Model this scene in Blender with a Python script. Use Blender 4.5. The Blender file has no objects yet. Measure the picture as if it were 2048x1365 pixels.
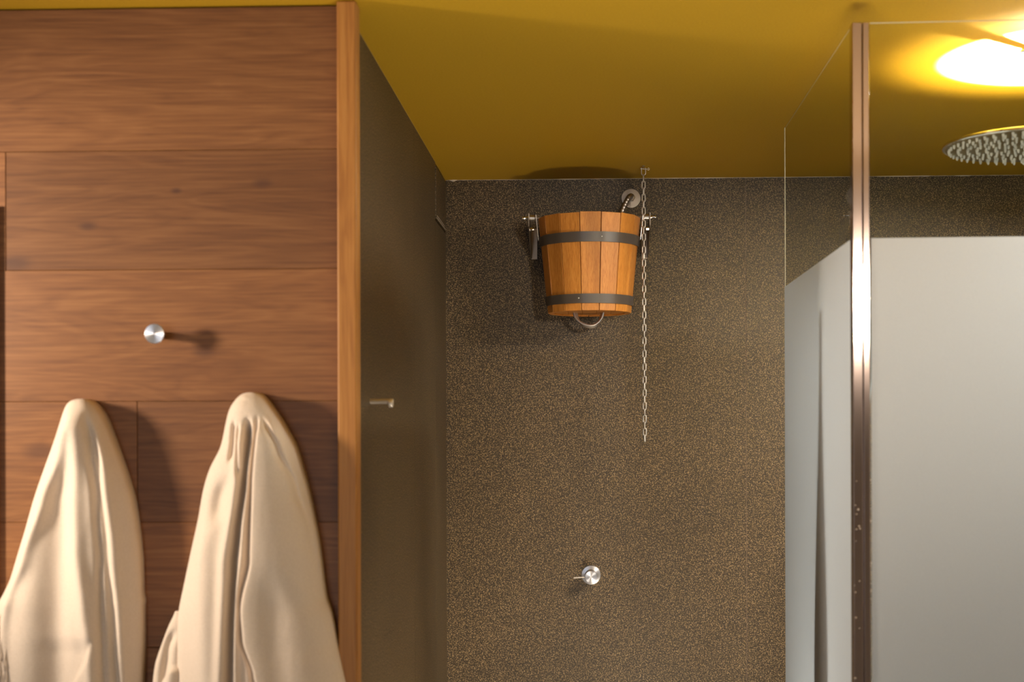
import bpy, bmesh, math, random
from mathutils import Vector, Matrix, noise as mnoise
PI = math.pi
R = math.radians
random.seed(7)
scene = bpy.context.scene
col = scene.collection

# ------------------------------------------------------------------ materials
def mat(name):
    m = bpy.data.materials.new(name)
    m.use_nodes = True
    nt = m.node_tree
    nt.nodes.clear()
    out = nt.nodes.new('ShaderNodeOutputMaterial')
    b = nt.nodes.new('ShaderNodeBsdfPrincipled')
    nt.links.new(b.outputs[0], out.inputs[0])
    return m, nt, b, out

def N(nt, t, **kw):
    n = nt.nodes.new(t)
    for k, v in kw.items():
        if k in n.inputs:
            n.inputs[k].default_value = v
        else:
            setattr(n, k, v)
    return n

def ramp(nt, fac, stops):
    r = nt.nodes.new('ShaderNodeValToRGB')
    e = r.color_ramp.elements
    while len(e) < len(stops):
        e.new(0.5)
    for el, (p, c) in zip(e, stops):
        el.position = p
        el.color = (*c, 1)
    nt.links.new(fac, r.inputs[0])
    return r.outputs[0]

def bump(nt, b, h, strength=.2, dist=.002):
    n = N(nt, 'ShaderNodeBump')
    n.inputs['Strength'].default_value = strength
    n.inputs['Distance'].default_value = dist
    nt.links.new(h, n.inputs['Height'])
    nt.links.new(n.outputs[0], b.inputs['Normal'])

def objcoord(nt, scale):
    tc = nt.nodes.new('ShaderNodeTexCoord')
    mp = nt.nodes.new('ShaderNodeMapping')
    mp.inputs['Scale'].default_value = scale
    nt.links.new(tc.outputs['Object'], mp.inputs[0])
    return mp.outputs[0]

def plain(name, c, rough=.5, metal=0., spec=.5):
    m, nt, b, o = mat(name)
    b.inputs['Base Color'].default_value = (*c, 1)
    b.inputs['Roughness'].default_value = rough
    b.inputs['Metallic'].default_value = metal
    b.inputs['Specular IOR Level'].default_value = spec
    n = N(nt, 'ShaderNodeTexNoise', Scale=60., Detail=4.)
    nt.links.new(objcoord(nt, (1, 1, 1)), n.inputs[0])
    bump(nt, b, n.outputs[0], .06, .001)
    return m

def mixc(nt, fac, a, b, blend='MIX'):
    n = nt.nodes.new('ShaderNodeMix')
    n.data_type = 'RGBA'
    n.blend_type = blend
    for sock, v in ((n.inputs[0], fac), (n.inputs[6], a), (n.inputs[7], b)):
        if hasattr(v, 'links') or hasattr(v, 'is_output'):
            nt.links.new(v, sock)
        elif isinstance(v, (int, float)):
            sock.default_value = v
        else:
            sock.default_value = (*v, 1)
    return n.outputs[2]

def wood(name, dark, mid, light, grain_scale, fine_scale, rough=.55, tone_amt=1., swirl=1.6, offs=True):
    """grain along the short component of grain_scale; each board shifts by its own 'tone' attribute"""
    m, nt, b, o = mat(name)
    at = N(nt, 'ShaderNodeAttribute')
    at.attribute_name = 'tone'
    co = objcoord(nt, (1, 1, 1))
    sh = N(nt, 'ShaderNodeVectorMath', operation='MULTIPLY_ADD')
    nt.links.new(at.outputs['Color'], sh.inputs[0])
    sh.inputs[1].default_value = (7.3, 3.1, 5.7)
    nt.links.new(co, sh.inputs[2])
    mp = N(nt, 'ShaderNodeMapping')
    mp.inputs['Scale'].default_value = grain_scale
    nt.links.new(sh.outputs[0], mp.inputs[0])
    n1 = N(nt, 'ShaderNodeTexNoise', Scale=1., Detail=3., Roughness=.5, Distortion=swirl)
    nt.links.new(mp.outputs[0], n1.inputs[0])
    rings = N(nt, 'ShaderNodeMath', operation='MULTIPLY')
    nt.links.new(n1.outputs[0], rings.inputs[0]); rings.inputs[1].default_value = 14.
    fr = N(nt, 'ShaderNodeMath', operation='PINGPONG')
    nt.links.new(rings.outputs[0], fr.inputs[0]); fr.inputs[1].default_value = 1.
    mp2 = N(nt, 'ShaderNodeMapping')
    mp2.inputs['Scale'].default_value = fine_scale
    nt.links.new(sh.outputs[0], mp2.inputs[0])
    n2 = N(nt, 'ShaderNodeTexNoise', Scale=1., Detail=6., Roughness=.65)
    nt.links.new(mp2.outputs[0], n2.inputs[0])
    mx = N(nt, 'ShaderNodeMath', operation='MULTIPLY_ADD')
    nt.links.new(fr.outputs[0], mx.inputs[0]); mx.inputs[1].default_value = .17
    md = N(nt, 'ShaderNodeMath', operation='MULTIPLY_ADD')
    nt.links.new(n2.outputs[0], md.inputs[0]); md.inputs[1].default_value = 1.0; md.inputs[2].default_value = -.10
    nt.links.new(md.outputs[0], mx.inputs[2])
    c = ramp(nt, mx.outputs[0], [(.15, dark), (.5, mid), (.85, light)])
    # a slow drift of colour inside each board
    mp3 = N(nt, 'ShaderNodeMapping')
    mp3.inputs['Scale'].default_value = [g * .35 for g in grain_scale]
    nt.links.new(sh.outputs[0], mp3.inputs[0])
    n3 = N(nt, 'ShaderNodeTexNoise', Scale=1.3, Detail=1.)
    nt.links.new(mp3.outputs[0], n3.inputs[0])
    dr = ramp(nt, n3.outputs[0], [(.3, (.78, .74, .7)), (.7, (1.15, 1.15, 1.15))])
    c = mixc(nt, .8, c, dr, 'MULTIPLY')
    tn = N(nt, 'ShaderNodeMapRange')
    nt.links.new(at.outputs['Fac'], tn.inputs[0])
    tn.inputs[3].default_value = 1 - .38 * tone_amt
    tn.inputs[4].default_value = 1 + .38 * tone_amt
    c = mixc(nt, 1., c, tn.outputs[0], 'MULTIPLY')
    nt.links.new(c, b.inputs['Base Color'])
    b.inputs['Roughness'].default_value = rough
    b.inputs['Specular IOR Level'].default_value = .35
    bump(nt, b, n2.outputs[0], .12, .0015)
    return m, nt, b, c

M = {}
# ochre ceiling paint
m, nt, b, o = mat('ochre_paint')
n = N(nt, 'ShaderNodeTexNoise', Scale=220., Detail=3.)
nt.links.new(objcoord(nt, (1, 1, 1)), n.inputs[0])
nt.links.new(ramp(nt, n.outputs[0], [(.3, (.49, .280, .013)), (.7, (.55, .320, .017))]), b.inputs['Base Color'])
b.inputs['Roughness'].default_value = .55
b.inputs['Specular IOR Level'].default_value = .3
bump(nt, b, n.outputs[0], .15, .001)
M['ochre'] = m

# granular brown-grey stone tile
m, nt, b, o = mat('granular_tile')
co = objcoord(nt, (1, 1, 1))
v1 = N(nt, 'ShaderNodeTexNoise', Scale=290., Detail=2.5, Roughness=.65)
nt.links.new(co, v1.inputs[0])
c = ramp(nt, v1.outputs[0], [(.42, (.018, .0105, .0035)), (.53, (.060, .0385, .016)), (.64, (.28, .195, .100))])
v2 = N(nt, 'ShaderNodeTexNoise', Scale=2.6, Detail=4.)
nt.links.new(co, v2.inputs[0])
c = mixc(nt, 1., c, ramp(nt, v2.outputs[0], [(.3, (.84, .82, .80)), (.7, (1.12, 1.10, 1.10))]), 'MULTIPLY')
nt.links.new(c, b.inputs['Base Color'])
b.inputs['Roughness'].default_value = .48
b.inputs['Specular IOR Level'].default_value = .4
bump(nt, b, v1.outputs[0], .35, .002)
M['tile'] = m
M['grout'] = plain('brown_grout', (.13, .088, .062), .8)
M['sealant'] = plain('pale_sealant', (.55, .46, .38), .6)
M['seal_dark'] = plain('ochre_sealant', (.42, .27, .06), .6)
M['plaster'] = plain('white_plaster', (.72, .69, .64), .8)
M['floor_tile'] = plain('grey_floor_tile', (.09, .08, .07), .5)

M['oak'], nt, b, oakc = wood('oak_plank', (.150, .055, .017), (.262, .107, .033), (.37, .168, .058),
                             (1.5, 1.5, 11.), (5., 30., 170.), .5)
# a few dark knots at their places on the boards
tc = N(nt, 'ShaderNodeTexCoord')
c = oakc
for (kx, kz, kr, ks) in ((-.781, 2.050, .010, .8), (-.616, 2.063, .017, .6), (-.951, 1.984, .016, .7),
                         (-1.045, 1.556, .030, .55), (-.729, 1.744, .020, .55), (-1.09, 1.915, .028, .7)):
    d = N(nt, 'ShaderNodeVectorMath', operation='SUBTRACT')
    nt.links.new(tc.outputs['Object'], d.inputs[0]); d.inputs[1].default_value = (kx, 2.667, kz)
    sc_ = N(nt, 'ShaderNodeVectorMath', operation='MULTIPLY')
    nt.links.new(d.outputs[0], sc_.inputs[0]); sc_.inputs[1].default_value = (.62 / kr, 0, 1.25 / kr)
    ln = N(nt, 'ShaderNodeVectorMath', operation='LENGTH')
    nt.links.new(sc_.outputs[0], ln.inputs[0])
    mr = N(nt, 'ShaderNodeMapRange')
    mr.interpolation_type = 'SMOOTHSTEP'
    nt.links.new(ln.outputs['Value'], mr.inputs[0])
    mr.inputs[1].default_value = .15; mr.inputs[2].default_value = 1.; mr.inputs[3].default_value = ks; mr.inputs[4].default_value = 0.
    c = mixc(nt, mr.outputs[0], c, (.07, .026, .012))
nt.links.new(c, b.inputs['Base Color'])
M['post_wood'] = wood('larch_trim', (.36, .135, .026), (.54, .235, .050), (.66, .32, .080), (12., 12., 1.2), (150., 150., 5.), .5)[0]
M['stave'] = wood('larch_stave', (.50, .160, .022), (.78, .305, .052), (.90, .43, .095), (55., 55., 1.0), (620., 620., 1.6), .45, .75, .3)[0]
M['dark_wood'] = wood('stained_frame_wood', (.20, .075, .022), (.30, .115, .035), (.40, .17, .055), (12., 12., 1.2), (150., 150., 5.), .5)[0]

def brushed(name, c, rough, aniso=0., radial=False, axis='Z'):
    m, nt, b, o = mat(name)
    b.inputs['Base Color'].default_value = (*c, 1)
    b.inputs['Metallic'].default_value = 1.
    n = N(nt, 'ShaderNodeTexNoise', Scale=90., Detail=3.)
    nt.links.new(objcoord(nt, (1, 1, 1)), n.inputs[0])
    mr = N(nt, 'ShaderNodeMapRange')
    nt.links.new(n.outputs[0], mr.inputs[0])
    mr.inputs[3].default_value = rough * .95; mr.inputs[4].default_value = rough * 1.05
    nt.links.new(mr.outputs[0], b.inputs['Roughness'])
    if aniso:
        b.inputs['Anisotropic'].default_value = aniso; b.inputs['Anisotropic Rotation'].default_value = .25
        t = N(nt, 'ShaderNodeTangent')
        t.direction_type = 'RADIAL'
        t.axis = axis
        nt.links.new(t.outputs[0], b.inputs['Tangent'])
    return m
M['steel'] = brushed('brushed_steel', (.62, .57, .52), .3)
M['steel_radial'] = brushed('radially_brushed_steel', (.70, .67, .66), .34, .85, True, 'Y')
M['dull_steel'] = brushed('dull_steel', (.40, .34, .28), .38)
M['chain_steel'] = brushed('galvanised_steel', (.62, .56, .48), .42)
M['satin'] = brushed('satin_steel', (.74, .68, .62), .5)
M['chrome'] = brushed('bright_steel', (.72, .68, .64), .12)
M['alu'] = brushed('polished_aluminium', (.40, .31, .28), .10)
M['hoop'] = plain('dark_hoop_strap', (.085, .068, .056), .38)
M['hose'] = brushed('braided_steel_hose', (.55, .50, .46), .35)
M['band_grey'] = plain('band_grey', (.14, .15, .14), .9)
M['nozzle'] = plain('pale_silicone_nozzle', (.50, .47, .40), .5)
M['underside'] = plain('dark_head_face', (.15, .11, .04), .35, .4)

# terry cloth
m, nt, b, o = mat('cream_terry')
co = objcoord(nt, (1, 1, 1))
n = N(nt, 'ShaderNodeTexNoise', Scale=420., Detail=3.)
nt.links.new(co, n.inputs[0])
w = N(nt, 'ShaderNodeTexWave', Scale=170.)
w.bands_direction = 'X'
nt.links.new(co, w.inputs[0])
nt.links.new(ramp(nt, n.outputs[0], [(.3, (.71, .585, .465)), (.7, (.79, .665, .54))]), b.inputs['Base Color'])
b.inputs['Roughness'].default_value = .95
b.inputs['Specular IOR Level'].default_value = .1
b.inputs['Sheen Weight'].default_value = .25
b.inputs['Sheen Roughness'].default_value = .6
ad = N(nt, 'ShaderNodeMath', operation='MULTIPLY_ADD')
nt.links.new(w.outputs['Fac'], ad.inputs[0]); ad.inputs[1].default_value = .25
nt.links.new(n.outputs[0], ad.inputs[2])
bump(nt, b, ad.outputs[0], .25, .0012)
M['terry'] = m

# clear glass (thin architectural panes) with pale polished edges
m = bpy.data.materials.new('clear_glass'); m.use_nodes = True
nt = m.node_tree; nt.nodes.clear()
o = N(nt, 'ShaderNodeOutputMaterial')
tr = N(nt, 'ShaderNodeBsdfTransparent'); tr.inputs[0].default_value = (.965, .98, .965, 1)
gl = N(nt, 'ShaderNodeBsdfGlossy'); gl.inputs['Roughness'].default_value = .0
fr = N(nt, 'ShaderNodeFresnel'); fr.inputs[0].default_value = 1.25
gm = N(nt, 'ShaderNodeNewGeometry')
inv = N(nt, 'ShaderNodeMath', operation='SUBTRACT'); inv.inputs[0].default_value = 1.
nt.links.new(gm.outputs['Backfacing'], inv.inputs[1])
ml = N(nt, 'ShaderNodeMath', operation='MULTIPLY')
nt.links.new(inv.outputs[0], ml.inputs[0]); nt.links.new(fr.outputs[0], ml.inputs[1])
mx = N(nt, 'ShaderNodeMixShader')
nt.links.new(ml.outputs[0], mx.inputs[0]); nt.links.new(tr.outputs[0], mx.inputs[1]); nt.links.new(gl.outputs[0], mx.inputs[2])
nt.links.new(mx.outputs[0], o.inputs[0])
M['glass'] = m
M['glass_edge'] = plain('polished_glass_edge', (.62, .55, .42), .3)
# etched film: part reflects, part lets light through, diffusely
m = bpy.data.materials.new('frosted_film'); m.use_nodes = True
nt = m.node_tree; nt.nodes.clear()
o = N(nt, 'ShaderNodeOutputMaterial')
n = N(nt, 'ShaderNodeTexNoise', Scale=700., Detail=2.)
nt.links.new(objcoord(nt, (1, 1, 1)), n.inputs[0])
cc = ramp(nt, n.outputs[0], [(.3, (.565, .57, .575)), (.7, (.605, .61, .615))])
df = N(nt, 'ShaderNodeBsdfDiffuse'); tl = N(nt, 'ShaderNodeBsdfTranslucent')
gl = N(nt, 'ShaderNodeBsdfGlossy'); gl.inputs['Roughness'].default_value = .55
nt.links.new(cc, df.inputs[0]); nt.links.new(cc, tl.inputs[0])
mx = N(nt, 'ShaderNodeMixShader'); mx.inputs[0].default_value = .52
nt.links.new(df.outputs[0], mx.inputs[1]); nt.links.new(tl.outputs[0], mx.inputs[2])
m2 = N(nt, 'ShaderNodeMixShader'); m2.inputs[0].default_value = .06
nt.links.new(mx.outputs[0], m2.inputs[1]); nt.links.new(gl.outputs[0], m2.inputs[2])
nt.links.new(m2.outputs[0], o.inputs[0])
M['frost'] = m

def emit(name, c, s):
    m = bpy.data.materials.new(name); m.use_nodes = True
    nt = m.node_tree; nt.nodes.clear()
    o = N(nt, 'ShaderNodeOutputMaterial'); e = N(nt, 'ShaderNodeEmission')
    e.inputs[0].default_value = (*c, 1); e.inputs[1].default_value = s
    nt.links.new(e.outputs[0], o.inputs[0])
    return m
M['lamp'] = emit('lit_diffuser', (1, .95, .85), 40.)

# ------------------------------------------------------------------ mesh helpers
def build(name, bm, m, parent=None, smooth=False, bevel=0., seg=2, angle=35):
    me = bpy.data.meshes.new(name)
    bmesh.ops.recalc_face_normals(bm, faces=bm.faces[:])
    bm.to_mesh(me); bm.free()
    ob = bpy.data.objects.new(name, me)
    col.objects.link(ob)
    for mm in (m if isinstance(m, (list, tuple)) else [m]):
        me.materials.append(M[mm] if isinstance(mm, str) else mm)
    if smooth:
        for p in me.polygons: p.use_smooth = True
        if smooth == 'auto':
            me.set_sharp_from_angle(angle=R(angle))
    if bevel:
        md = ob.modifiers.new('bevel', 'BEVEL'); md.width = bevel; md.segments = seg; md.limit_method = 'ANGLE'
    if parent:
        ob.parent = parent
        ob.matrix_parent_inverse = Matrix.Identity(4)
        if parent.parent is None:
            off = parent.location
        else:
            off = parent.parent.location + parent.location
        me.transform(Matrix.Translation(-Vector(off)))
    return ob

def tag(o, label=None, cat=None, group=None, kind=None):
    for k, v in (('label', label), ('category', cat), ('group', group), ('kind', kind)):
        if v: o[k] = v
    return o

def thing(name, loc, label, cat, group=None):
    o = bpy.data.objects.new(name, None)
    o.empty_display_size = .05
    col.objects.link(o); o.location = loc
    return tag(o, label, cat, group)

def struct(name, bm, m, label, cat, **kw):
    return tag(build(name, bm, m, **kw), label, cat, kind='structure')

def box(bm, x0, x1, y0, y1, z0, z1, tone=None, layer=None):
    vs = [bm.verts.new((x, y, z)) for x in (x0, x1) for y in (y0, y1) for z in (z0, z1)]
    fs = [bm.faces.new([vs[i] for i in q]) for q in
          ((0, 1, 3, 2), (4, 6, 7, 5), (0, 4, 5, 1), (2, 3, 7, 6), (0, 2, 6, 4), (1, 5, 7, 3))]
    if layer:
        for f in fs:
            for l in f.loops: l[layer] = tone
    return fs

def frame_for(d):
    d = Vector(d).normalized()
    a = Vector((0, 0, 1)) if abs(d.z) < .9 else Vector((1, 0, 0))
    x = d.cross(a).normalized(); y = d.cross(x).normalized()
    return x, y

def lathe(bm, base, axis, prof, n=40, caps=True):
    """prof: (distance along axis, radius)"""
    base = Vector(base); axis = Vector(axis).normalized(); x, y = frame_for(axis)
    rings = []
    for d, r in prof:
        c = base + axis * d
        if r < 1e-6: rings.append([bm.verts.new(c)])
        else: rings.append([bm.verts.new(c + (x * math.cos(2*PI*k/n) + y * math.sin(2*PI*k/n)) * r) for k in range(n)])
    for a, b_ in zip(rings, rings[1:]):
        for k in range(n):
            k2 = (k + 1) % n
            q = [a[k % len(a)], a[k2 % len(a)], b_[k2 % len(b_)], b_[k % len(b_)]]
            u = []
            for v in q:
                if v not in u: u.append(v)
            if len(u) > 2: bm.faces.new(u)
    for r_ in (rings[0], rings[-1]) if caps else ():
        if len(r_) > 2: bm.faces.new(r_)
    return bm

def tube(bm, pts, r, n=12, closed=False):
    pts = [Vector(p) for p in pts]
    L = len(pts); rings = []; px = None
    for i, p in enumerate(pts):
        if closed: d = pts[(i+1) % L] - pts[i-1]
        else: d = pts[min(i+1, L-1)] - pts[max(i-1, 0)]
        d.normalize()
        if px is None: px, _ = frame_for(d)
        px = (px - d * px.dot(d)).normalized(); py = d.cross(px)
        rr = r(i / max(L-1, 1)) if callable(r) else r
        rings.append([bm.verts.new(p + (px * math.cos(2*PI*k/n) + py * math.sin(2*PI*k/n)) * rr) for k in range(n)])
    for i in range(L if closed else L - 1):
        a, b_ = rings[i], rings[(i+1) % L]
        off = 0
        if closed and i == L - 1:
            off = min(range(n), key=lambda o_: (a[0].co - b_[o_].co).length)
        for k in range(n):
            bm.faces.new((a[k], a[(k+1) % n], b_[(k+1+off) % n], b_[(k+off) % n]))
    if not closed:
        bm.faces.new(rings[0]); bm.faces.new(rings[-1])
    return bm

def smooth01(x): x = max(0, min(1, x)); return x*x*(3-2*x)
def spline(pts, per=12):
    P = [Vector(p) for p in pts]; P = [2*P[0]-P[1]] + P + [2*P[-1]-P[-2]]
    out = []
    for i in range(1, len(P)-2):
        for k in range(per):
            t = k / per
            a, b_, c, d = P[i-1:i+3]
            out.append(.5 * ((2*b_) + (c-a)*t + (2*a-5*b_+4*c-d)*t*t + (-a+3*b_-3*c+d)*t**3))
    out.append(P[-2])
    return out

# ------------------------------------------------------------------ the setting
CEIL = 2.4
YB = 4.58          # back wall
YW = 2.667         # face of the wood wall
XS = -.462         # tiled side wall of the shower
bm = bmesh.new(); box(bm, -2.3, 2.1, -2.1, 4.72, CEIL, CEIL + .08)
struct('ceiling', bm, 'ochre', 'ochre yellow painted ceiling running over the wood wall and the shower', 'ceiling')
bm = bmesh.new(); box(bm, -2.3, 2.1, -2.1, 4.72, -.08, 0)
struct('floor', bm, 'floor_tile', 'grey floor below the picture', 'floor')

# back wall of tile: two big slabs with a fine joint
bm = bmesh.new()
box(bm, XS, .5012, YB, YB + .02, 0, CEIL); box(bm, .5032, 2.0, YB, YB + .02, 0, CEIL)
w_ = struct('wall_back', bm, 'tile', 'dark granular brown tiled back wall behind the wooden bucket', 'wall')
bm = bmesh.new(); box(bm, -2.3, 2.1, YB + .0012 + .02, 4.72, 0, CEIL)
for z in ():
    pass
build('backing', bm, 'grout', w_)
bm = bmesh.new(); box(bm, .5012, .5032, YB + .001, YB + .021, 0, CEIL)
build('joint_grout', bm, 'grout', w_)

# tiled side wall: slabs with joints
bm = bmesh.new()
box(bm, XS - .02, XS, 2.69, 3.7435, 0, CEIL)
box(bm, XS - .02, XS, 3.7455, 4.262, 0, CEIL)
box(bm, XS - .02, XS, 4.264, YB + .02, 0, 2.225)
w_ = struct('wall_side', bm, 'tile', 'dark tiled side wall running back from the wooden trim', 'wall')
bm = bmesh.new(); box(bm, XS - .10, XS - .0205, 2.69, YB + .02, 0, CEIL)
box(bm, XS - .0205, XS - .001, 3.7435, 3.7455, 0, CEIL)
build('joint_grout', bm, 'grout', w_)

# loose tile panel in the corner under the ceiling, gap on its near edge
acc = thing('access_panel', (XS, 4.41, 2.31), 'small dark tile panel in the top corner of the side wall with a black gap', 'panel')
bm = bmesh.new(); box(bm, XS - .018, XS + .0015, 4.274, YB - .006, 2.232, CEIL - .008)
build('panel_tile', bm, 'tile', acc, bevel=.0015)
for y0, y1, z0, z1 in ((4.29, 4.555, 2.236, 2.236), (4.30, 4.53, 2.243, 2.243)):
    bm = bmesh.new(); tube(bm, [(XS + .002, y0, z0), (XS + .0016, y1, z0)], .0007, 6)
    build('sealant_bead', bm, 'sealant', acc)

# wood wall of wide oak boards
bm = bmesh.new(); lay = bm.loops.layers.color.new('tone')
rows = [(2.1271, CEIL - .004), (1.9012, 2.1265), (1.6515, 1.9006), (1.4220, 1.6509), (1.185, 1.4215), (.93, 1.1835), (.68, .9285), (.43, .6785), (.2, .4285), (.0, .1985)]
XJ = -.857
splits = {1: [-2.28, -1.1085, -.4705], 3: [-2.28, XJ, -.4705], 5: [-2.28, -.97, -.4705]}
tones = {(0, 0): .58, (1, 0): .85, (1, 1): .30, (2, 0): .66, (3, 0): .42, (3, 1): .36, (4, 0): .34, (5, 0): .25, (5, 1): .4}
for i, (z0, z1) in enumerate(rows):
    xs = splits.get(i, [-2.28, -.4705])
    for j in range(len(xs) - 1):
        t = tones.get((i, j), random.uniform(.35, .6))
        g = .0006 if len(xs) > 2 else 0
        box(bm, xs[j] + g, xs[j+1] - g, YW, YW + .02, z0, z1, (t, t * .7 + .1 * i, random.random(), 1), lay)
struct('wall_left', bm, 'oak', 'wall of wide horizontal oak boards behind the two robes', 'wall', bevel=.0006, seg=1)
bm = bmesh.new(); box(bm, -2.3, XS - .1005, YW + .0205, YB + .02, 0, CEIL)
o = struct('wall_core', bm, 'plaster', 'plain core wall hidden behind the oak boards', 'wall'); o.name = 'wall_left_core'

# upright wooden trim closing the wood wall
bm = bmesh.new(); lay = bm.loops.layers.color.new('tone')
box(bm, -.4700, -.4340, 2.640, 2.687, 0, CEIL - .002, (.5, .5, .5, 1), lay)
struct('trim_1', bm, 'post_wood', 'upright orange-brown wooden trim at the end of the board wall', 'trim', bevel=.003)
bm = bmesh.new(); box(bm, -.4617, -.4590, 2.700, 2.716, 0, CEIL - .002)
struct('trim_4', bm, 'alu', 'thin upright metal edge strip beside the wooden trim', 'trim')
# board at the left picture edge, standing off the wall
bm = bmesh.new(); lay = bm.loops.layers.color.new('tone')
box(bm, -1.26, -1.1215, YW - .010, YW + .001, 0, 2.022, (.5, .3, .6, 1), lay)

struct('trim_2', bm, 'dark_wood', 'upright wooden frame board at the left edge, set off the oak boards', 'trim', bevel=.002)

# uneven bead of sealant where wall and ceiling meet
bm = bmesh.new()
def bead(p0, p1, n, r0, bumps, sq=.8):
    p0, p1 = Vector(p0), Vector(p1)
    pts = [p0.lerp(p1, i / n) for i in range(n + 1)]
    def rad(t):
        r = r0 * (.55 + .9 * abs(mnoise.noise((t * 60, 3.1, 0))))
        for c, w, h in bumps:
            r += h * max(0, 1 - abs(t - c) / w) * (.6 + .8 * abs(mnoise.noise((t * 400, 1, 5))))
        return r
    tube(bm, pts, rad, 6)
bead((XS, YB, CEIL - .001), (1.9, YB, CEIL - .001), 500, .0011,
     [(.010, .005, .008), (.17, .02, .0015), (.31, .05, .001), (.36, .03, .0014), (.62, .04, .002), (.70, .012, .003), (.65, .006, .0025)])
struct('trim_3', bm, 'sealant', 'thin uneven pale sealant bead between back wall and ceiling', 'trim', smooth=True)
bm = bmesh.new()
bead((XS, 2.72, CEIL - .001), (XS, YB, CEIL - .001), 200, .0011, [])
struct('trim_5', bm, 'seal_dark', 'thin ochre sealant bead between side wall and ceiling', 'trim', smooth=True)

# the rest of the room, out of the frame
bm = bmesh.new(); box(bm, 1.9, 2.0, 2.69, YB + .02, 0, CEIL)
struct('wall_right', bm, 'tile', 'dark tiled right wall of the shower, outside the picture', 'wall')
bm = bmesh.new(); box(bm, 2.0, 2.1, -2.1, 2.69, 0, CEIL)
struct('wall_room_right', bm, 'plaster', 'pale wall on the right of the changing room', 'wall').name = 'wall_right_room'
bm = bmesh.new(); box(bm, -2.4, -2.3, -2.1, YB + .02, 0, CEIL)
struct('wall_room_left', bm, 'plaster', 'pale wall on the left of the changing room', 'wall').name = 'wall_left_room'
bm = bmesh.new()                                # rear wall with a window opening
box(bm, -2.3, -1.9, -2.1, -2.0, 0, CEIL); box(bm, -.3, 2.0, -2.1, -2.0, 0, CEIL)
box(bm, -1.9, -.3, -2.1, -2.0, 0, .6); box(bm, -1.9, -.3, -2.1, -2.0, 2.1, CEIL)
struct('wall_rear', bm, 'plaster', 'pale wall behind the camera with a window opening', 'wall').name = 'wall_rear'

# ------------------------------------------------------------------ bucket shower
BX, BY, BZ0, BZ1 = .001, 4.405, 1.9515, 2.2445
RT, RB = .158, .129
NS = 15
A0 = R(-90 - 10.7)
bk = thing('wooden_bucket', (BX, BY, BZ0), 'orange larch bucket with two dark hoops hung high on the tiled wall', 'bucket')
def rad_at(z): return RB + (RT - RB) * (z - BZ0) / (BZ1 - BZ0)
bm = bmesh.new(); lay = bm.loops.layers.color.new('tone')
for k in range(NS):
    a0 = A0 + 2*PI*k/NS + .0075; a1 = A0 + 2*PI*(k+1)/NS - .0075
    t = (.5, .42, .6, .66, .45, .5, .4, .55, .62, .5, .45, .6, .38, .55, .48)[k]
    ro = random.random()
    top = BZ1 + random.uniform(-.0012, .0012)
    sec = []
    for z in (BZ0, top):
        ro_ = rad_at(z); ri = ro_ - .018
        pts = [(ro_, a0), (ro_ * .981, a0*.5 + a1*.5), (ro_, a1), (ri, a1), (ri, a0)]
        sec.append([bm.verts.new((BX + r_*math.cos(a), BY + r_*math.sin(a), z)) for r_, a in pts])
    fs = [bm.faces.new(sec[0][::-1]), bm.faces.new(sec[1])]
    for i in range(5):
        fs.append(bm.faces.new((sec[0][i], sec[0][(i+1) % 5], sec[1][(i+1) % 5], sec[1][i])))
    for f in fs:
        for l in f.loops: l[lay] = (t, ro, random.random() * .01, 1)
build('stave_wall', bm, 'stave', bk, bevel=.0012, seg=2)
bm = bmesh.new(); lay = bm.loops.layers.color.new('tone')
n = 5
for i in range(n):       # bottom boards
    r_ = RB - .0195
    x0 = -r_ + 2*r_*i/n + .0005; x1 = -r_ + 2*r_*(i+1)/n - .0005
    q = []
    for x in [x0 + (x1-x0)*k/6 for k in range(7)]: q.append((x, -math.sqrt(max(r_*r_-x*x, 0))))
    for x in [x1 + (x0-x1)*k/6 for k in range(7)]: q.append((x, math.sqrt(max(r_*r_-x*x, 0))))
    qq = []
    for p in q:
        if not qq or (abs(p[0]-qq[-1][0]) + abs(p[1]-qq[-1][1])) > 1e-5: qq.append(p)
    if abs(qq[0][0]-qq[-1][0]) + abs(qq[0][1]-qq[-1][1]) < 1e-5: qq.pop()
    lo = [bm.verts.new((BX+x, BY+y, BZ0 + .004)) for x, y in qq]; hi = [bm.verts.new((BX+x, BY+y, BZ0 + .022)) for x, y in qq]
    fs = [bm.faces.new(lo[::-1]), bm.faces.new(hi)] + [bm.faces.new((lo[k], lo[(k+1) % len(lo)], hi[(k+1) % len(lo)], hi[k])) for k in range(len(lo))]
    t = random.uniform(.4, .6)
    for f in fs:
        for l in f.loops: l[lay] = (t, t, .2, 1)
build('bottom_board', bm, 'stave', bk)
def hoop(z0, z1):
    bm = bmesh.new(); n = NS * 4
    rows_ = []
    for z, dr in ((z0, .0015), (z0, .0038), (z1, .0038), (z1, .0015)):
        ring = []
        for k in range(n):
            a = A0 + 2*PI*k/n
            ph = (k % 4) / 4 - .5
            flat = 1 - .35 * (1 - math.cos(PI/NS)) * (1 - abs(ph) * 2)
            r_ = rad_at(z) * 1.0 + dr
            ring.append(bm.verts.new((BX + r_*math.cos(a)*flat, BY + r_*math.sin(a)*flat, z)))
        rows_.append(ring)
    for i in range(4):
        a, b_ = rows_[i], rows_[(i+1) % 4]
        for k in range(n): bm.faces.new((a[k], a[(k+1) % n], b_[(k+1) % n], b_[k]))
    return bm
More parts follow.
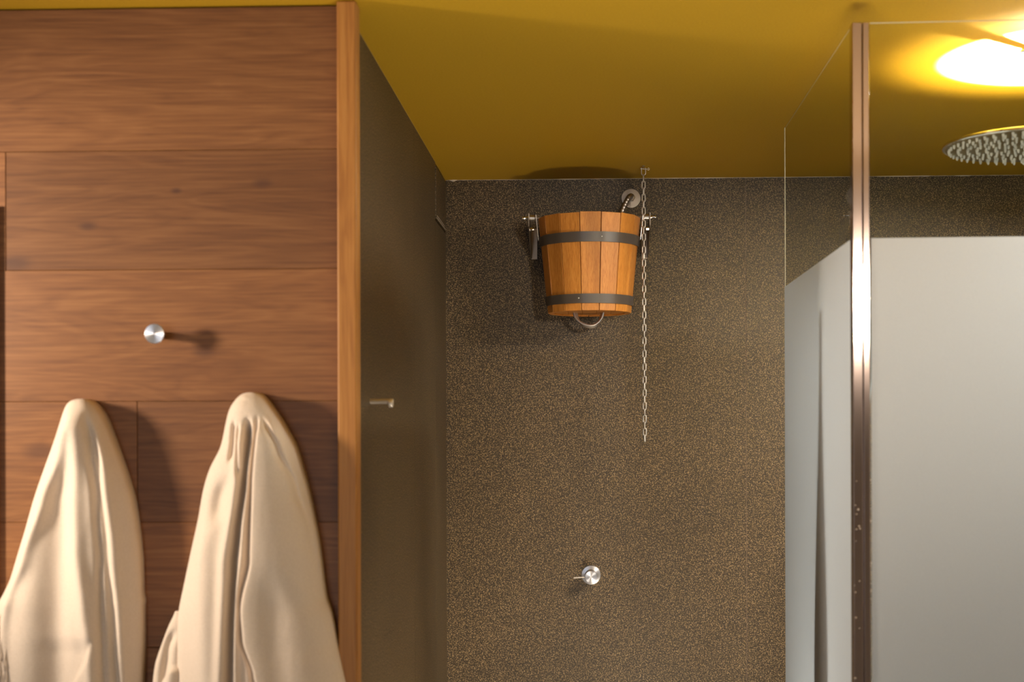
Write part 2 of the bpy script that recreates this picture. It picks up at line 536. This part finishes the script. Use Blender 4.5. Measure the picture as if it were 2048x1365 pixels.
for z0, z1, ra in ((2.1555, 2.1855, -76), (1.973, 2.001, -104)):
    h = build('hoop', hoop(z0, z1), 'hoop', bk, smooth='auto')
    zc = (z0 + z1) / 2 + .001; r_ = rad_at(zc) + .0036
    bm = bmesh.new()
    d = Vector((math.cos(R(ra)), math.sin(R(ra)), 0))
    lathe(bm, Vector((BX, BY, zc)) + d * r_, d, [(-.001, .0026), (.0012, .0024), (.002, .0012), (.0021, 0)], 12)
    build('rivet', bm, 'steel', h, smooth='auto')
PZ = 2.2490                   # pivot height
for s in (-1, 1):
    x = BX + s * (RT + .001)
    bm = bmesh.new()          # strap following the slope of the side
    sl = (RT - RB) / (BZ1 - BZ0)
    def strap_x(z): return BX + s * (rad_at(z) + .0042)
    vs = []
    for z in (2.178, 2.258):
        for dy in (-.012, .012):
            for dx in (0, .003): vs.append(bm.verts.new((strap_x(z) + s*dx, BY + dy, z)))
    for q in ((0, 1, 3, 2), (4, 6, 7, 5), (0, 4, 5, 1), (2, 3, 7, 6), (0, 2, 6, 4), (1, 5, 7, 3)):
        bm.faces.new([vs[i] for i in q])
    build('strap', bm, 'steel', bk, bevel=.0008)
bm = bmesh.new(); tube(bm, [(BX - .1655, BY, PZ), (BX + .1655, BY, PZ)], .0032, 10)
build('pivot_rod', bm, 'steel', bk, smooth='auto')
# braided loop under the bucket
bm = bmesh.new()
for k in range(3):
    oy = (k - 1) * .0085
    lp = spline([(BX - .049 + k*.004, BY + .02 + oy, BZ0 + .006), (BX - .042 + k*.003, BY + .02 + oy, BZ0 - .014), (BX - .022, BY + .02 + oy, BZ0 - .030 - k*.0015),
                 (BX + .004, BY + .02 + oy, BZ0 - .036 - k*.002), (BX + .024, BY + .02 + oy, BZ0 - .029 - k*.0015), (BX + .038 - k*.002, BY + .02 + oy, BZ0 - .012), (BX + .043 - k*.002, BY + .02 + oy, BZ0 + .006)], 8)
    tube(bm, lp, .0042, 10)
build('hose_loop', bm, 'hose', bk, smooth='auto')

# wall brackets that carry the pivot
for s, side in ((-1, 'left'), (1, 'right')):
    br = thing('pivot_bracket', (BX + s*.19, YB, 2.13), 'steel wall bracket carrying the %s end of the bucket pivot' % side, 'bracket', None)
    x0 = BX + s * .187
    bm = bmesh.new()                    # tapering arm plate
    prof = [(YB - .001, 2.143), (YB - .02, 2.143), (BY - .012, 2.222), (BY - .012, 2.262), (BY + .014, 2.262), (YB - .001, 2.235)]
    A = [bm.verts.new((x0 - .0015, y, z)) for y, z in prof]; B = [bm.verts.new((x0 + .0015, y, z)) for y, z in prof]
    bm.faces.new(A[::-1]); bm.faces.new(B)
    for k in range(len(prof)): bm.faces.new((A[k], A[(k+1) % len(prof)], B[(k+1) % len(prof)], B[k]))
    build('arm_plate', bm, 'dull_steel', br, bevel=.0006)
    bm = bmesh.new()
    xa, xb = sorted((x0, x0 - s * .020)); box(bm, xa, xb, YB - .004, YB + .001, 2.141, 2.24)
    build('wall_flange', bm, 'dull_steel', br, bevel=.0008)
    bm = bmesh.new(); lathe(bm, (x0 - s*.0125, BY, PZ), (s, 0, 0), [(-.0085, .004), (-.006, .004), (-.006, .009), (-.0055, .0095), (.0095, .0095), (.0105, .0085)], 20)
    build('bushing', bm, 'steel', br, smooth='auto')
    bm = bmesh.new(); lathe(bm, (x0 + s*.0016, BY, PZ), (s, 0, 0), [(0, .0062), (.004, .0062), (.004, .0040), (.012, .0040), (.015, .0048), (.018, .0042), (.0195, .001)], 6 if s < 0 else 12)
    build('bolt', bm, 'chrome', br, smooth='auto')
    bm = bmesh.new(); lathe(bm, (x0 - s*.0014, BY + .03, 2.218), (-s, 0, 0), [(0, .006), (.008, .006), (.008, .0035), (.013, .003)], 6)
    build('nut', bm, 'chrome', br)

# ------------------------------------------------------------------ water outlet above the bucket
wo = thing('water_outlet', (.135, YB, 2.335), 'round steel wall outlet with a braided hose bending down into the bucket', 'outlet')
bm = bmesh.new(); lathe(bm, (.1354, YB + .002, 2.335), (0, -1, 0), [(0, .0325), (.003, .0325), (.006, .0305), (.007, .012), (.007, .006)], 40)
build('rosette', bm, 'dull_steel', wo, smooth='auto')
bm = bmesh.new(); lathe(bm, (.1354, YB - .006, 2.335), (0, -1, 0), [(0, .013), (.014, .013), (.016, .011)], 6)
build('hose_nut', bm, 'chrome', wo)
bm = bmesh.new()
hp = spline([(.1354, YB - .018, 2.335), (.134, YB - .040, 2.337), (.126, YB - .058, 2.328), (.112, YB - .066, 2.302), (.100, YB - .072, 2.268), (.094, YB - .080, 2.225), (.09, YB - .09, 2.16)], 14)
tube(bm, hp, lambda t: .0082 + .0005 * math.sin(t * 400), 16)
build('hose', bm, 'hose', wo, smooth='auto')

# ------------------------------------------------------------------ pull chain
CX, CY = .1672, 4.363
ch = thing('pull_chain', (CX, CY, CEIL), 'long steel link chain hanging from the ceiling beside the bucket', 'chain')
bm = bmesh.new(); lathe(bm, (CX, CY, CEIL + .001), (0, 0, -1), [(0, .005), (.002, .005), (.003, .002), (.008, .002)], 12)
build('ceiling_eye', bm, 'chrome', ch, smooth='auto')
shk = bmesh.new()
w2, h2 = .0062, .023
zt = CEIL - .006
pts = [(CX - w2, CY, zt)] + [(CX - w2*math.cos(a), CY, zt - h2 + w2 - w2*math.sin(a)) for a in [PI*k/10 for k in range(11)]] + [(CX + w2, CY, zt)]
tube(shk, pts, .0016, 8)
sh = build('shackle', shk, 'chain_steel', ch, smooth='auto')
bm = bmesh.new(); tube(bm, [(CX - w2 - .003, CY, zt - .003), (CX + w2 + .006, CY, zt - .004)], .0015, 8)
tor = [(CX + w2 + .009 + .003*math.cos(2*PI*k/14), CY, zt - .004 + .003*math.sin(2*PI*k/14)) for k in range(14)]
tube(bm, tor, .0011, 6, True)
build('shackle_pin', bm, 'chain_steel', sh, smooth='auto')
def link_mesh(wid=.0130, length=.0270, r=.0019):
    bm = bmesh.new(); w2 = wid/2 - r; l2 = length/2 - r - w2
    pts = [(w2*math.cos(a), 0, l2 + w2*math.sin(a)) for a in [PI*k/8 for k in range(9)]] + \
          [(-w2*math.cos(a), 0, -l2 - w2*math.sin(a)) for a in [PI*k/8 for k in range(9)]]
    tube(bm, pts, r, 8, True)
    return bm
ztop = zt - h2 + .0005; zend = 1.5545
NL = 41
pitch = (ztop - zend) / NL
lk = build('link', link_mesh(length=pitch + .0076), 'chain_steel', None, smooth=True)
lk.parent = ch
for i in range(NL):
    o_ = lk if i == 0 else lk.copy()
    if i: col.objects.link(o_)
    o_.parent = ch
    z = ztop - pitch * (i + .5)
    o_.location = (.0018 * i / NL, 0, z - CEIL)
    o_.rotation_euler = (0, 0, (R(82) if i % 2 == 0 else R(-6)) + R(random.uniform(-9, 9)))

# ------------------------------------------------------------------ mixer valve on the back wall
mv = thing('mixer_valve', (.0035, YB, 1.1235), 'brushed steel shower valve with a thin side lever low on the back wall', 'valve')
bm = bmesh.new(); lathe(bm, (.0035, YB + .002, 1.1235), (0, -1, 0), [(0, .0312), (.004, .0312), (.0055, .030), (.0055, .010)], 56)
build('rosette', bm, 'steel_radial', mv, smooth='auto')
kb = bmesh.new(); lathe(kb, (.0035, YB - .005, 1.1235), (0, -1, 0), [(0, .0195), (.060, .0195), (.0612, .0188), (.0612, 0)], 48)
kb = build('knob', kb, 'steel_radial', mv, smooth='auto')
bm = bmesh.new(); tube(bm, [(-.014, YB - .058, 1.1225), (-.051, YB - .058, 1.1205)], .0026, 10)
build('lever', bm, 'satin', kb, smooth='auto')

# ------------------------------------------------------------------ pegs
pg = thing('coat_peg', (-.8085, YW, 1.776), 'round bright steel peg on the bare oak boards above the robes', 'peg')
bm = bmesh.new(); lathe(bm, (-.8085, YW + .001, 1.776), (0, -1, 0), [(0, .007), (.046, .007)], 20)
build('stem', bm, 'steel', pg, smooth='auto')
bm = bmesh.new(); lathe(bm, (-.8085, YW - .044, 1.776), (0, -1, 0), [(0, .0175), (.001, .0185), (.0055, .0185), (.0062, .0178), (.0062, 0)], 48)
build('disc', bm, 'steel_radial', pg, smooth='auto')
tp = thing('towel_peg', (XS, 2.985, 1.6555), 'short horizontal steel peg on the dark side wall', 'peg')
bm = bmesh.new(); lathe(bm, (XS - .001, 2.985, 1.6555), (1, 0, 0), [(0, .0058), (.042, .0058)], 20)
build('stem', bm, 'satin', tp, smooth='auto')
bm = bmesh.new(); lathe(bm, (XS + .040, 2.985, 1.6520), (1, 0, -.06), [(0, .0098), (.007, .0098), (.0085, .0088), (.0088, 0)], 28)
build('end_disc', bm, 'satin', tp, smooth='auto')

# ------------------------------------------------------------------ glass shower enclosure
GT, GF = 2.356, 1.9525
gs = thing('glass_screen', (.51, 2.70, 0), 'clear glass shower screen with frosted lower panes and an upright metal corner post', 'shower screen')
bm = bmesh.new()
box(bm, .4930, .5110, 2.679, 2.706, 0, GT); box(bm, .5125, .5245, 2.679, 2.706, 0, GT); box(bm, .5105, .513, 2.6825, 2.70, 0, GT - .001)
post = build('corner_post', bm, 'alu', gs, bevel=.0012)
# lumps of old sealant along the lower edges of the post
bm = bmesh.new()
for k in range(46):
    z = random.uniform(.75, 1.50) if k % 3 else random.uniform(1.25, 1.46)
    x = .5248 if k % 2 else .4935 + random.uniform(0, .012)
    r_ = random.uniform(.0010, .0024)
    y = 2.6785 if k % 2 == 0 else 2.681
    lathe(bm, (x + random.uniform(-.0006, .0006), y, z), (random.uniform(-.3, .3), -1, random.uniform(-.3, .3)), [(-.001, r_), (.0006, r_ * .8), (.0014, 0)], 7)
tag(build('sealant_lumps', bm, 'sealant', post, smooth=True), 'pale flaking sealant', kind='stuff')
def pane(p0, p1, z0, z1, thick, name, edges):
    p0, p1 = Vector(p0), Vector(p1); d = (p1 - p0).normalized(); nn = Vector((-d.y, d.x, 0)) * thick / 2
    bm = bmesh.new()
    vs = [bm.verts.new((*(p + s_ * nn).xy, z)) for p in (p0, p1) for s_ in (-1, 1) for z in (z0, z1)]
    for i, q in enumerate(((0, 1, 3, 2), (4, 6, 7, 5), (0, 4, 5, 1), (2, 3, 7, 6), (0, 2, 6, 4), (1, 5, 7, 3))):
        f = bm.faces.new([vs[k] for k in q]); f.material_index = 0
    return build(name, bm, edges, gs)
def edge_strip(p0, p1, name, par, w=.0011):
    bm = bmesh.new(); tube(bm, [p0, p1], w, 4); build(name, bm, 'glass_edge', par)
sp = pane((.4980, 2.704, 0), (.4980, 3.612, 0), .02, GT, .008, 'side_pane', ['glass', 'glass_edge'])
fp = pane((.5278, 2.6885, 0), (1.898, 2.6455, 0), .02, GT, .008, 'front_pane', ['glass', 'glass_edge'])
edge_strip((.4950, 3.6130, .02), (.4950, 3.6130, GT), 'polished_edge', sp, .0011)
edge_strip((.4975, 2.706, GT + .0008), (.4975, 3.612, GT + .0008), 'top_edge', sp, .0008)
edge_strip((.5278, 2.6885, GT + .0008), (1.898, 2.6455, GT + .0008), 'top_edge', fp, .0010)
def film(p0, p1, off, name, par):
    p0, p1 = Vector(p0), Vector(p1); d = (p1 - p0).normalized(); nn = Vector((-d.y, d.x, 0))
    bm = bmesh.new()
    vs = [bm.verts.new((*(p + o_ * nn).xy, z)) for p in (p0, p1) for o_ in (off, off + .0006) for z in (.03, GF)]
    for q in ((0, 1, 3, 2), (4, 6, 7, 5), (0, 4, 5, 1), (2, 3, 7, 6), (0, 2, 6, 4), (1, 5, 7, 3)):
        bm.faces.new([vs[k] for k in q])
    return tag(build(name, bm, 'frost', par), 'frosted lower area')
film((.4980, 2.7045, 0), (.4980, 3.6115, 0), .0042, 'frosted_film', sp)
film((.5283, 2.6885, 0), (1.8975, 2.6455, 0), -.0048, 'frosted_film', fp)

# dark sheet added behind side pane, puts a soft dim band in the frosting
bm = bmesh.new(); grid = []
for a in range(41):
    z = 1.90 - 1.35 * a / 40
    hw = .012 + .075 * smooth01(a / 26)
    off = .030 + .07 * (1 - smooth01(a / 22))
    row = []
    for b_ in range(33):
        s_ = -1 + 2 * b_ / 32
        row.append(bm.verts.new((.502 + off + .006 * math.sin(s_ * 5 + a * .03) * (.3 + a / 40), 3.05 + .0006 * a + hw * s_, z)))
    grid.append(row)
for a in range(40):
    for b_ in range(32): bm.faces.new((grid[a][b_], grid[a+1][b_], grid[a+1][b_+1], grid[a][b_+1]))
tw = build('pane_band_sheet', bm, 'band_grey', None, smooth=True)
md = tw.modifiers.new('thick', 'SOLIDIFY'); md.thickness = .006; md.offset = 1
tag(tw, 'grey sheet added behind the frosted side pane for its dim upright band', 'towel')

# ------------------------------------------------------------------ rain shower head
HX, HY, HZ, HR = .945, 3.06, 2.195, .187
hd = thing('rain_shower_head', (HX, HY, CEIL), 'wide flat round shower head with pale nozzles hanging behind the glass', 'shower head')
bm = bmesh.new(); lathe(bm, (HX, HY, HZ), (0, 0, 1), [(0, HR - .002), (.0015, HR), (.006, HR), (.008, HR - .004), (.012, .03), (.03, .016), (.03, .008)], 96)
plate = build('plate', bm, 'chrome', hd, smooth='auto')
bm = bmesh.new(); lathe(bm, (HX, HY, HZ - .0008), (0, 0, 1), [(0, HR - .006), (.0012, HR - .006)], 96)
build('spray_face', bm, 'underside', plate)
bm = bmesh.new(); lathe(bm, (HX, HY, HZ + .028), (0, 0, 1), [(0, .010), (CEIL - HZ - .030, .010)], 24)
build('drop_arm', bm, 'chrome', hd, smooth='auto')
bm = bmesh.new(); lathe(bm, (HX, HY, CEIL + .001), (0, 0, -1), [(0, .026), (.004, .026), (.006, .024), (.006, .010)], 40)
build('ceiling_flange', bm, 'chrome', hd, smooth='auto')
spots = []
ring = 0
for i in range(1, 10):
    rr = i * .0192
    for k in range(int(6.0 * i)):
        a = 2*PI*k/int(6.0 * i) + i * .31
        spots.append((rr*math.cos(a), rr*math.sin(a)))
spots.sort(key=lambda p: p[0] - .1 * p[1])
nz = None
def nozzle_mesh(bm, c): return lathe(bm, c, (0, 0, -1), [(-.001, .0030), (.004, .0026), (.0075, .0017), (.0078, 0)], 10)
for i, (x, y) in enumerate(spots[:100]):
    if nz is None:
        bm = bmesh.new(); nozzle_mesh(bm, (0, 0, 0))
        nz = build('nozzle', bm, 'nozzle', None, smooth='auto'); o_ = nz
    else:
        o_ = nz.copy(); col.objects.link(o_)
    o_.parent = hd; o_.location = (x, y, HZ - .0008 - CEIL)
bm = bmesh.new()
for x, y in spots[100:]: nozzle_mesh(bm, (HX + x, HY + y, HZ - .0008))
tag(build('nozzle_field', bm, 'nozzle', hd, smooth='auto'), kind='stuff')

dl = thing('ceiling_downlight', (.967, 3.31, CEIL), 'small round lit downlight in the shower ceiling', 'light')
bm = bmesh.new(); lathe(bm, (.967, 3.31, CEIL + .0005), (0, 0, -1), [(0, .0180), (0, .0215), (.003, .0205), (.003, .0190), (0, .0180)], 40, False)
build('trim_ring', bm, 'underside', dl, smooth='auto')
bm = bmesh.new(); lathe(bm, (.967, 3.31, CEIL + .0005), (0, 0, -1), [(0, .0182), (.0018, .0180), (.0020, 0)], 40)
build('diffuser', bm, 'lamp', dl, smooth='auto')

# ------------------------------------------------------------------ robes
def cloth_xz(u, v):          # cutting-pattern units (about 0.93 mm) to metres on the hanging plane
    return (-1.092667 + u * .00093269 - (v - 800) * .0000026, 1.6538 - u * .0000033 - (v - 800) * .00092752)
def interp(tab, v, k):
    if v <= tab[0][0]: return tab[0][k]
    for i in range(len(tab) - 1):
        if v <= tab[i+1][0]:
            t = (v - tab[i][0]) / (tab[i+1][0] - tab[i][0])
            p1, p2 = tab[i][k], tab[i+1][k]
            h = tab[i+1][0] - tab[i][0]
            m1 = (tab[i+1][k] - tab[i-1][k]) / (tab[i+1][0] - tab[i-1][0]) * h if i > 0 else p2 - p1
            m2 = (tab[i+2][k] - tab[i][k]) / (tab[i+2][0] - tab[i][0]) * h if i + 2 < len(tab) else p2 - p1
            t2, t3 = t*t, t*t*t
            return (2*t3-3*t2+1)*p1 + (t3-2*t2+t)*m1 + (-2*t3+3*t2)*p2 + (t3-t2)*m2
    return tab[-1][k]
def lin(pts, v):
    if v <= pts[0][1]: return pts[0][0]
    for (u0, v0), (u1, v1) in zip(pts, pts[1:]):
        if v <= v1:
            t = (v - v0) / (v1 - v0); t = t*t*(3-2*t) * .5 + t * .5
            return u0 + (u1 - u0) * t
    return pts[-1][0]
def drape(name, tab, folds, dtab, parent, edge=.022, pw=2.4, exp_=.62, wall=YW, nx=150, ny=170, back=-.0008, hang=None):
    """closed cloth shell: outline rows (v,left,right); folds (kind, pts, width, height, fade)"""
    bm = bmesh.new()
    v0, v1 = tab[0][0], tab[-1][0]
    F, B = [], []
    for j in range(ny + 1):
        t = j / ny
        v = v0 + (v1 - v0) * (t * t * .35 + t * .65)
        L, Rr = interp(tab, v, 1), interp(tab, v, 2)
        D = interp(dtab, v, 1); E = interp(dtab, v, 2)
        rf, rb = [], []
        for i in range(nx + 1):
            s = -1 + 2 * i / nx
            s = math.sin(s * PI / 2) * .5 + s * .5
            u = L + (Rr - L) * (s + 1) / 2
            env = max(0, 1 - abs(s) ** pw) ** exp_
            d = E + (D - E) * env
            for kind, pts, wd, ht, fade in folds:
                uc = lin(pts, v)
                k = smooth01((v - pts[0][1]) / fade + .0) if v >= pts[0][1] else 0
                if pts[-1][1] < v1 - 5: k *= smooth01((pts[-1][1] - v) / fade)
                if k <= 0: continue
                x = (u - uc)
                if kind == 'g': g = math.exp(-(x / wd) ** 2)
                elif kind == 'step': g = .5 + .5 * math.tanh(x / wd); g *= math.exp(-(max(0, x) / 90) ** 2)
                elif kind == 'stepl': g = .5 - .5 * math.tanh(x / wd); g *= math.exp(-(min(0, x) / 90) ** 2)
                d += ht * g * k * smooth01((env - .18) / .5)
            d += .0016 * mnoise.noise((u * .016, v * .005, 2.)) + .00025 * mnoise.noise((u * .08, v * .03, 7.))
            d = max(d, back + .004)
            X, Z = cloth_xz(u, v)
            X *= (wall - E - .25 * (D - E)) / 2.60; Z = 1.6 + (Z - 1.6) * (wall - E - .25 * (D - E)) / 2.60
            rf.append(bm.verts.new((X, wall - d, Z)))
            if 0 < i < nx:
                db = min(back + .004 * env, d - .003)
                rb.append(bm.verts.new((X, wall - db, Z)))
        F.append(rf); B.append([rf[0]] + rb + [rf[-1]])
    for G, flip in ((F, 0), (B, 1)):
        for j in range(ny):
            for i in range(nx):
                q = [G[j][i], G[j+1][i], G[j+1][i+1], G[j][i+1]]
                bm.faces.new(q[::-1] if flip else q)
    for j, in ((0,), (ny,)):
        for i in range(nx):
            q = [F[j][i], F[j][i+1], B[j][i+1], B[j][i]]
            u_ = []
            for vv in q:
                if vv not in u_: u_.append(vv)
            if len(u_) > 2:
                try: bm.faces.new(u_)
                except ValueError: pass
    return build(name, bm, 'terry', parent, smooth=True)

lr = thing('bathrobe', (-.935, YW - .03, 1.65), 'cream terry robe with a frayed edge hanging at the left end of the board wall', 'robe', None)
drape('robe_body',
      [(798.5, 156, 166), (800, 148, 172), (804, 139, 178), (813, 131, 187), (832, 123, 199), (859, 114, 211), (891, 103, 224), (937, 86, 241), (996, 65, 259),
       (1061, 46, 270), (1116, 29, 276), (1161, 15, 278), (1189, 2, 279), (1205, -7, 282), (1214, -10, 281), (1290, -14, 282), (1365, -14, 281), (1480, -14, 280)],
      [('g', [(152, 808), (132, 900), (95, 1000), (55, 1120), (22, 1190), (10, 1260), (6, 1480)], 15, .012, 60),
       ('g', [(163, 812), (164, 900), (162, 1000), (168, 1100), (185, 1210), (196, 1290), (204, 1480)], 17, .013, 50),
       ('g', [(140, 860), (128, 1000), (125, 1150), (120, 1480)], 36, -.026, 130),
       ('g', [(185, 830), (205, 930), (222, 1080), (236, 1250), (250, 1480)], 7, -.008, 60),
       ('g', [(196, 830), (222, 950), (240, 1100), (252, 1250), (262, 1480)], 11, .007, 60),
       ('g', [(177, 815), (190, 900), (203, 1000), (212, 1120), (222, 1480)], 6, -.009, 60),
       ('stepl', [(205, 1265), (190, 1310), (160, 1365), (120, 1480)], 4, -.010, 40)],
      [(798, .050, .046), (806, .062, .046), (830, .074, .044), (900, .078, .036), (1050, .080, .030), (1200, .080, .026), (1480, .082, .024)], lr)
bm = bmesh.new()
for k in range(120):                                  # frayed loose threads down the left edge
    v = random.uniform(1225, 1400); u = random.uniform(-16, 14) if v > 1255 else random.uniform(-16, 2)
    pts = []
    dd = random.uniform(.050, .066); sway = random.uniform(-1, 1)
    for i in range(8):
        vv = v + i * 11; uu = u + sway * i * .7 + random.uniform(-.8, .8)
        X, Z = cloth_xz(uu, vv); pts.append((X, YW - dd - .0012 * i, Z))
    tube(bm, spline(pts, 3), .0010, 6)
tag(build('fringe', bm, 'terry', lr, smooth=True), 'frayed pale threads', kind='stuff')

rr_ = thing('bathrobe', (-.62, YW - .03, 1.66), 'cream terry robe with a deep central fold, hanging next to the wooden trim', 'robe', None)
drape('robe_body',
      [(785.5, 496, 508), (787, 489, 515), (790, 482, 520), (800, 471, 529), (818, 459, 542), (845, 451, 560), (882, 443, 581), (900, 437, 589), (937, 418, 600),
       (978, 405, 611.5), (1038, 394, 625), (1097, 381, 636), (1166, 366, 645), (1198, 359, 650.5), (1226, 354, 660), (1290, 350, 672.5), (1365, 347, 689), (1480, 342, 716)],
      [('g', [(503, 830), (504, 880), (497, 970), (485, 1060), (479, 1120), (474, 1267), (470, 1480)], 6.5, -.036, 40),      # deep fold
       ('g', [(489, 840), (490, 900), (480, 1000), (462, 1120), (452, 1480)], 12, .012, 50),
       ('step', [(522, 826), (514, 960), (511, 1120), (498, 1185), (493, 1220), (500, 1275), (520, 1335), (545, 1400), (560, 1480)], 3.5, .020, 50),
       ('g', [(512, 850), (505, 970), (497, 1100), (485, 1200), (484, 1300), (490, 1480)], 6, .010, 50),
       ('g', [(522, 826), (513, 965), (510, 1120), (492, 1200), (496, 1270), (517, 1335), (540, 1480)], 4.5, -.020, 40),
       ('g', [(474, 836), (472, 885), (468, 930)], 5, -.012, 22),
       ('g', [(484, 842), (484, 890), (487, 960)], 4, -.010, 22),
       ('g', [(527, 825), (563, 896), (595, 969), (627, 1070), (640, 1150)], 6, -.012, 40),
       ('g', [(541, 820), (580, 900), (607, 978), (630, 1080)], 9, .006, 40),
       ('g', [(486, 792), (500, 797), (502, 800)], 9, .002, 3),
       ('g', [(462, 940), (446, 1005), (440, 1060)], 16, -.014, 50),
       ('g', [(425, 1000), (415, 1100), (420, 1250), (430, 1480)], 26, .012, 100),
       ('g', [(545, 1100), (560, 1250), (590, 1480)], 30, -.008, 120)],
      [(785, .052, .047), (795, .066, .047), (820, .078, .046), (900, .084, .040), (1050, .088, .034), (1200, .090, .030), (1480, .094, .028)], rr_, nx=200)
drape('sleeve',
      [(1222, 351, 364), (1230, 348, 372), (1253, 337, 372), (1290, 323, 370), (1322, 312, 370), (1340, 308.5, 369), (1365, 306, 368), (1420, 306, 368), (1480, 310, 368)],
      [('g', [(352, 1250), (338, 1300), (332, 1350), (330, 1480)], 9, -.012, 30),
       ('step', [(352, 1325), (340, 1345), (330, 1362), (328, 1480)], 4, .012, 15)],
      [(1222, .034, .026), (1300, .046, .030), (1480, .050, .032)], rr_, nx=60, ny=70, back=.012)

# ------------------------------------------------------------------ lights
def area(name, loc, target, size, energy, color, sy=None, spread=180):
    d = bpy.data.lights.new(name, 'AREA'); d.energy = energy; d.color = color; d.shape = 'RECTANGLE'
    d.size = size; d.size_y = sy or size; d.spread = R(spread)
    o = bpy.data.objects.new(name, d); col.objects.link(o); o.location = loc
    o.rotation_euler = (Vector(target) - Vector(loc)).to_track_quat('-Z', 'Y').to_euler()
    return o
def spot(name, loc, target, angle, blend, energy, color, radius):
    d = bpy.data.lights.new(name, 'SPOT'); d.energy = energy; d.color = color; d.spot_size = R(angle); d.spot_blend = blend
    d.shadow_soft_size = radius
    o = bpy.data.objects.new(name, d); col.objects.link(o); o.location = loc
    o.rotation_euler = (Vector(target) - Vector(loc)).to_track_quat('-Z', 'Y').to_euler()
    return o
area('window_daylight', (-1.1, -2.02, 1.35), (-.3, 3, 1.5), 1.5, 27, (.80, .88, 1.), 1.5)
spot('wall_lamp_left', (-2.05, 1.93, 1.90), (-1.02, 2.667, 1.76), 68, .75, 150, (1., .84, .68), .10)
area('low_lamp', (.40, 2.85, .30), (-.46, 3.75, .80), .4, 14., (1., .84, .62), spread=112)
area('ceiling_fill', (.30, 1.45, .25), (.35, 1.6, 2.4), .9, 17, (1., .90, .72), spread=95)  # added fill without a fixture, brightens the front of the ceiling
area('room_lamp', (1.13, -.6, 2.12), (.1, 4.4, 2.0), .17, 1.15, (1., .88, .72), spread=28)
spot('shower_bounce_wide', (1.02, 3.12, 2.212), (1.02, 3.12, 2.4), 134, .25, 26., (1., .86, .6), .004)
spot('shower_bounce', (1.02, 3.13, 2.212), (1.02, 3.13, 2.4), 108, .10, 2000., (.8, .88, 1.), .006)
spot('downlight', (.967, 3.31, 2.393), (.967, 3.31, 0), 130, .5, 12., (1., .92, .8), .02)
area('side_pane_fill', (1.35, 3.15, .45), (.5, 3.15, .80), .3, 5.5, (1., .98, .93), spread=66)  # unseen light added inside the shower to brighten the frosted side pane
area('shower_lamp', (1.40, 3.02, 2.32), (1.1, 2.95, 0), .25, 78, (1., .97, .92))

w = bpy.data.worlds.new('room_world'); scene.world = w; w.use_nodes = True
bg = w.node_tree.nodes['Background']; bg.inputs[0].default_value = (.75, .85, 1, 1); bg.inputs[1].default_value = .6

# ------------------------------------------------------------------ camera
cam = bpy.data.cameras.new('camera'); co_ = bpy.data.objects.new('camera', cam); col.objects.link(co_)
cam.sensor_fit = 'HORIZONTAL'; cam.sensor_width = 36
F_PX = 2844.
cam.lens = 36 * F_PX / 2048
cam.shift_x = (1024 - 1076.05) / 2048
cam.shift_y = (855 - 682.5) / 2048
yaw = math.atan(.0362); roll = R(.16)
f_ = Vector((-math.sin(yaw), math.cos(yaw), 0)); r0 = Vector((math.cos(yaw), math.sin(yaw), 0)); u0 = Vector((0, 0, 1))
rt = math.cos(roll) * r0 - math.sin(roll) * u0; up = math.sin(roll) * r0 + math.cos(roll) * u0
co_.matrix_world = Matrix(((rt.x, up.x, -f_.x, 0), (rt.y, up.y, -f_.y, 0), (rt.z, up.z, -f_.z, 1.6), (0, 0, 0, 1)))
cam.dof.use_dof = True; cam.dof.focus_distance = 4.38; cam.dof.aperture_fstop = 4.2
cam.clip_start = .05
scene.camera = co_

scene.view_settings.view_transform = 'Standard'
scene.view_settings.look = 'None'
scene.view_settings.exposure = 0.
scene.view_settings.gamma = 1.
scene.view_settings.use_curve_mapping = False
scene.cycles.use_denoising = True
scene.cycles.max_bounces = 10
scene.cycles.transparent_max_bounces = 16
scene.cycles.sample_clamp_indirect = 4.
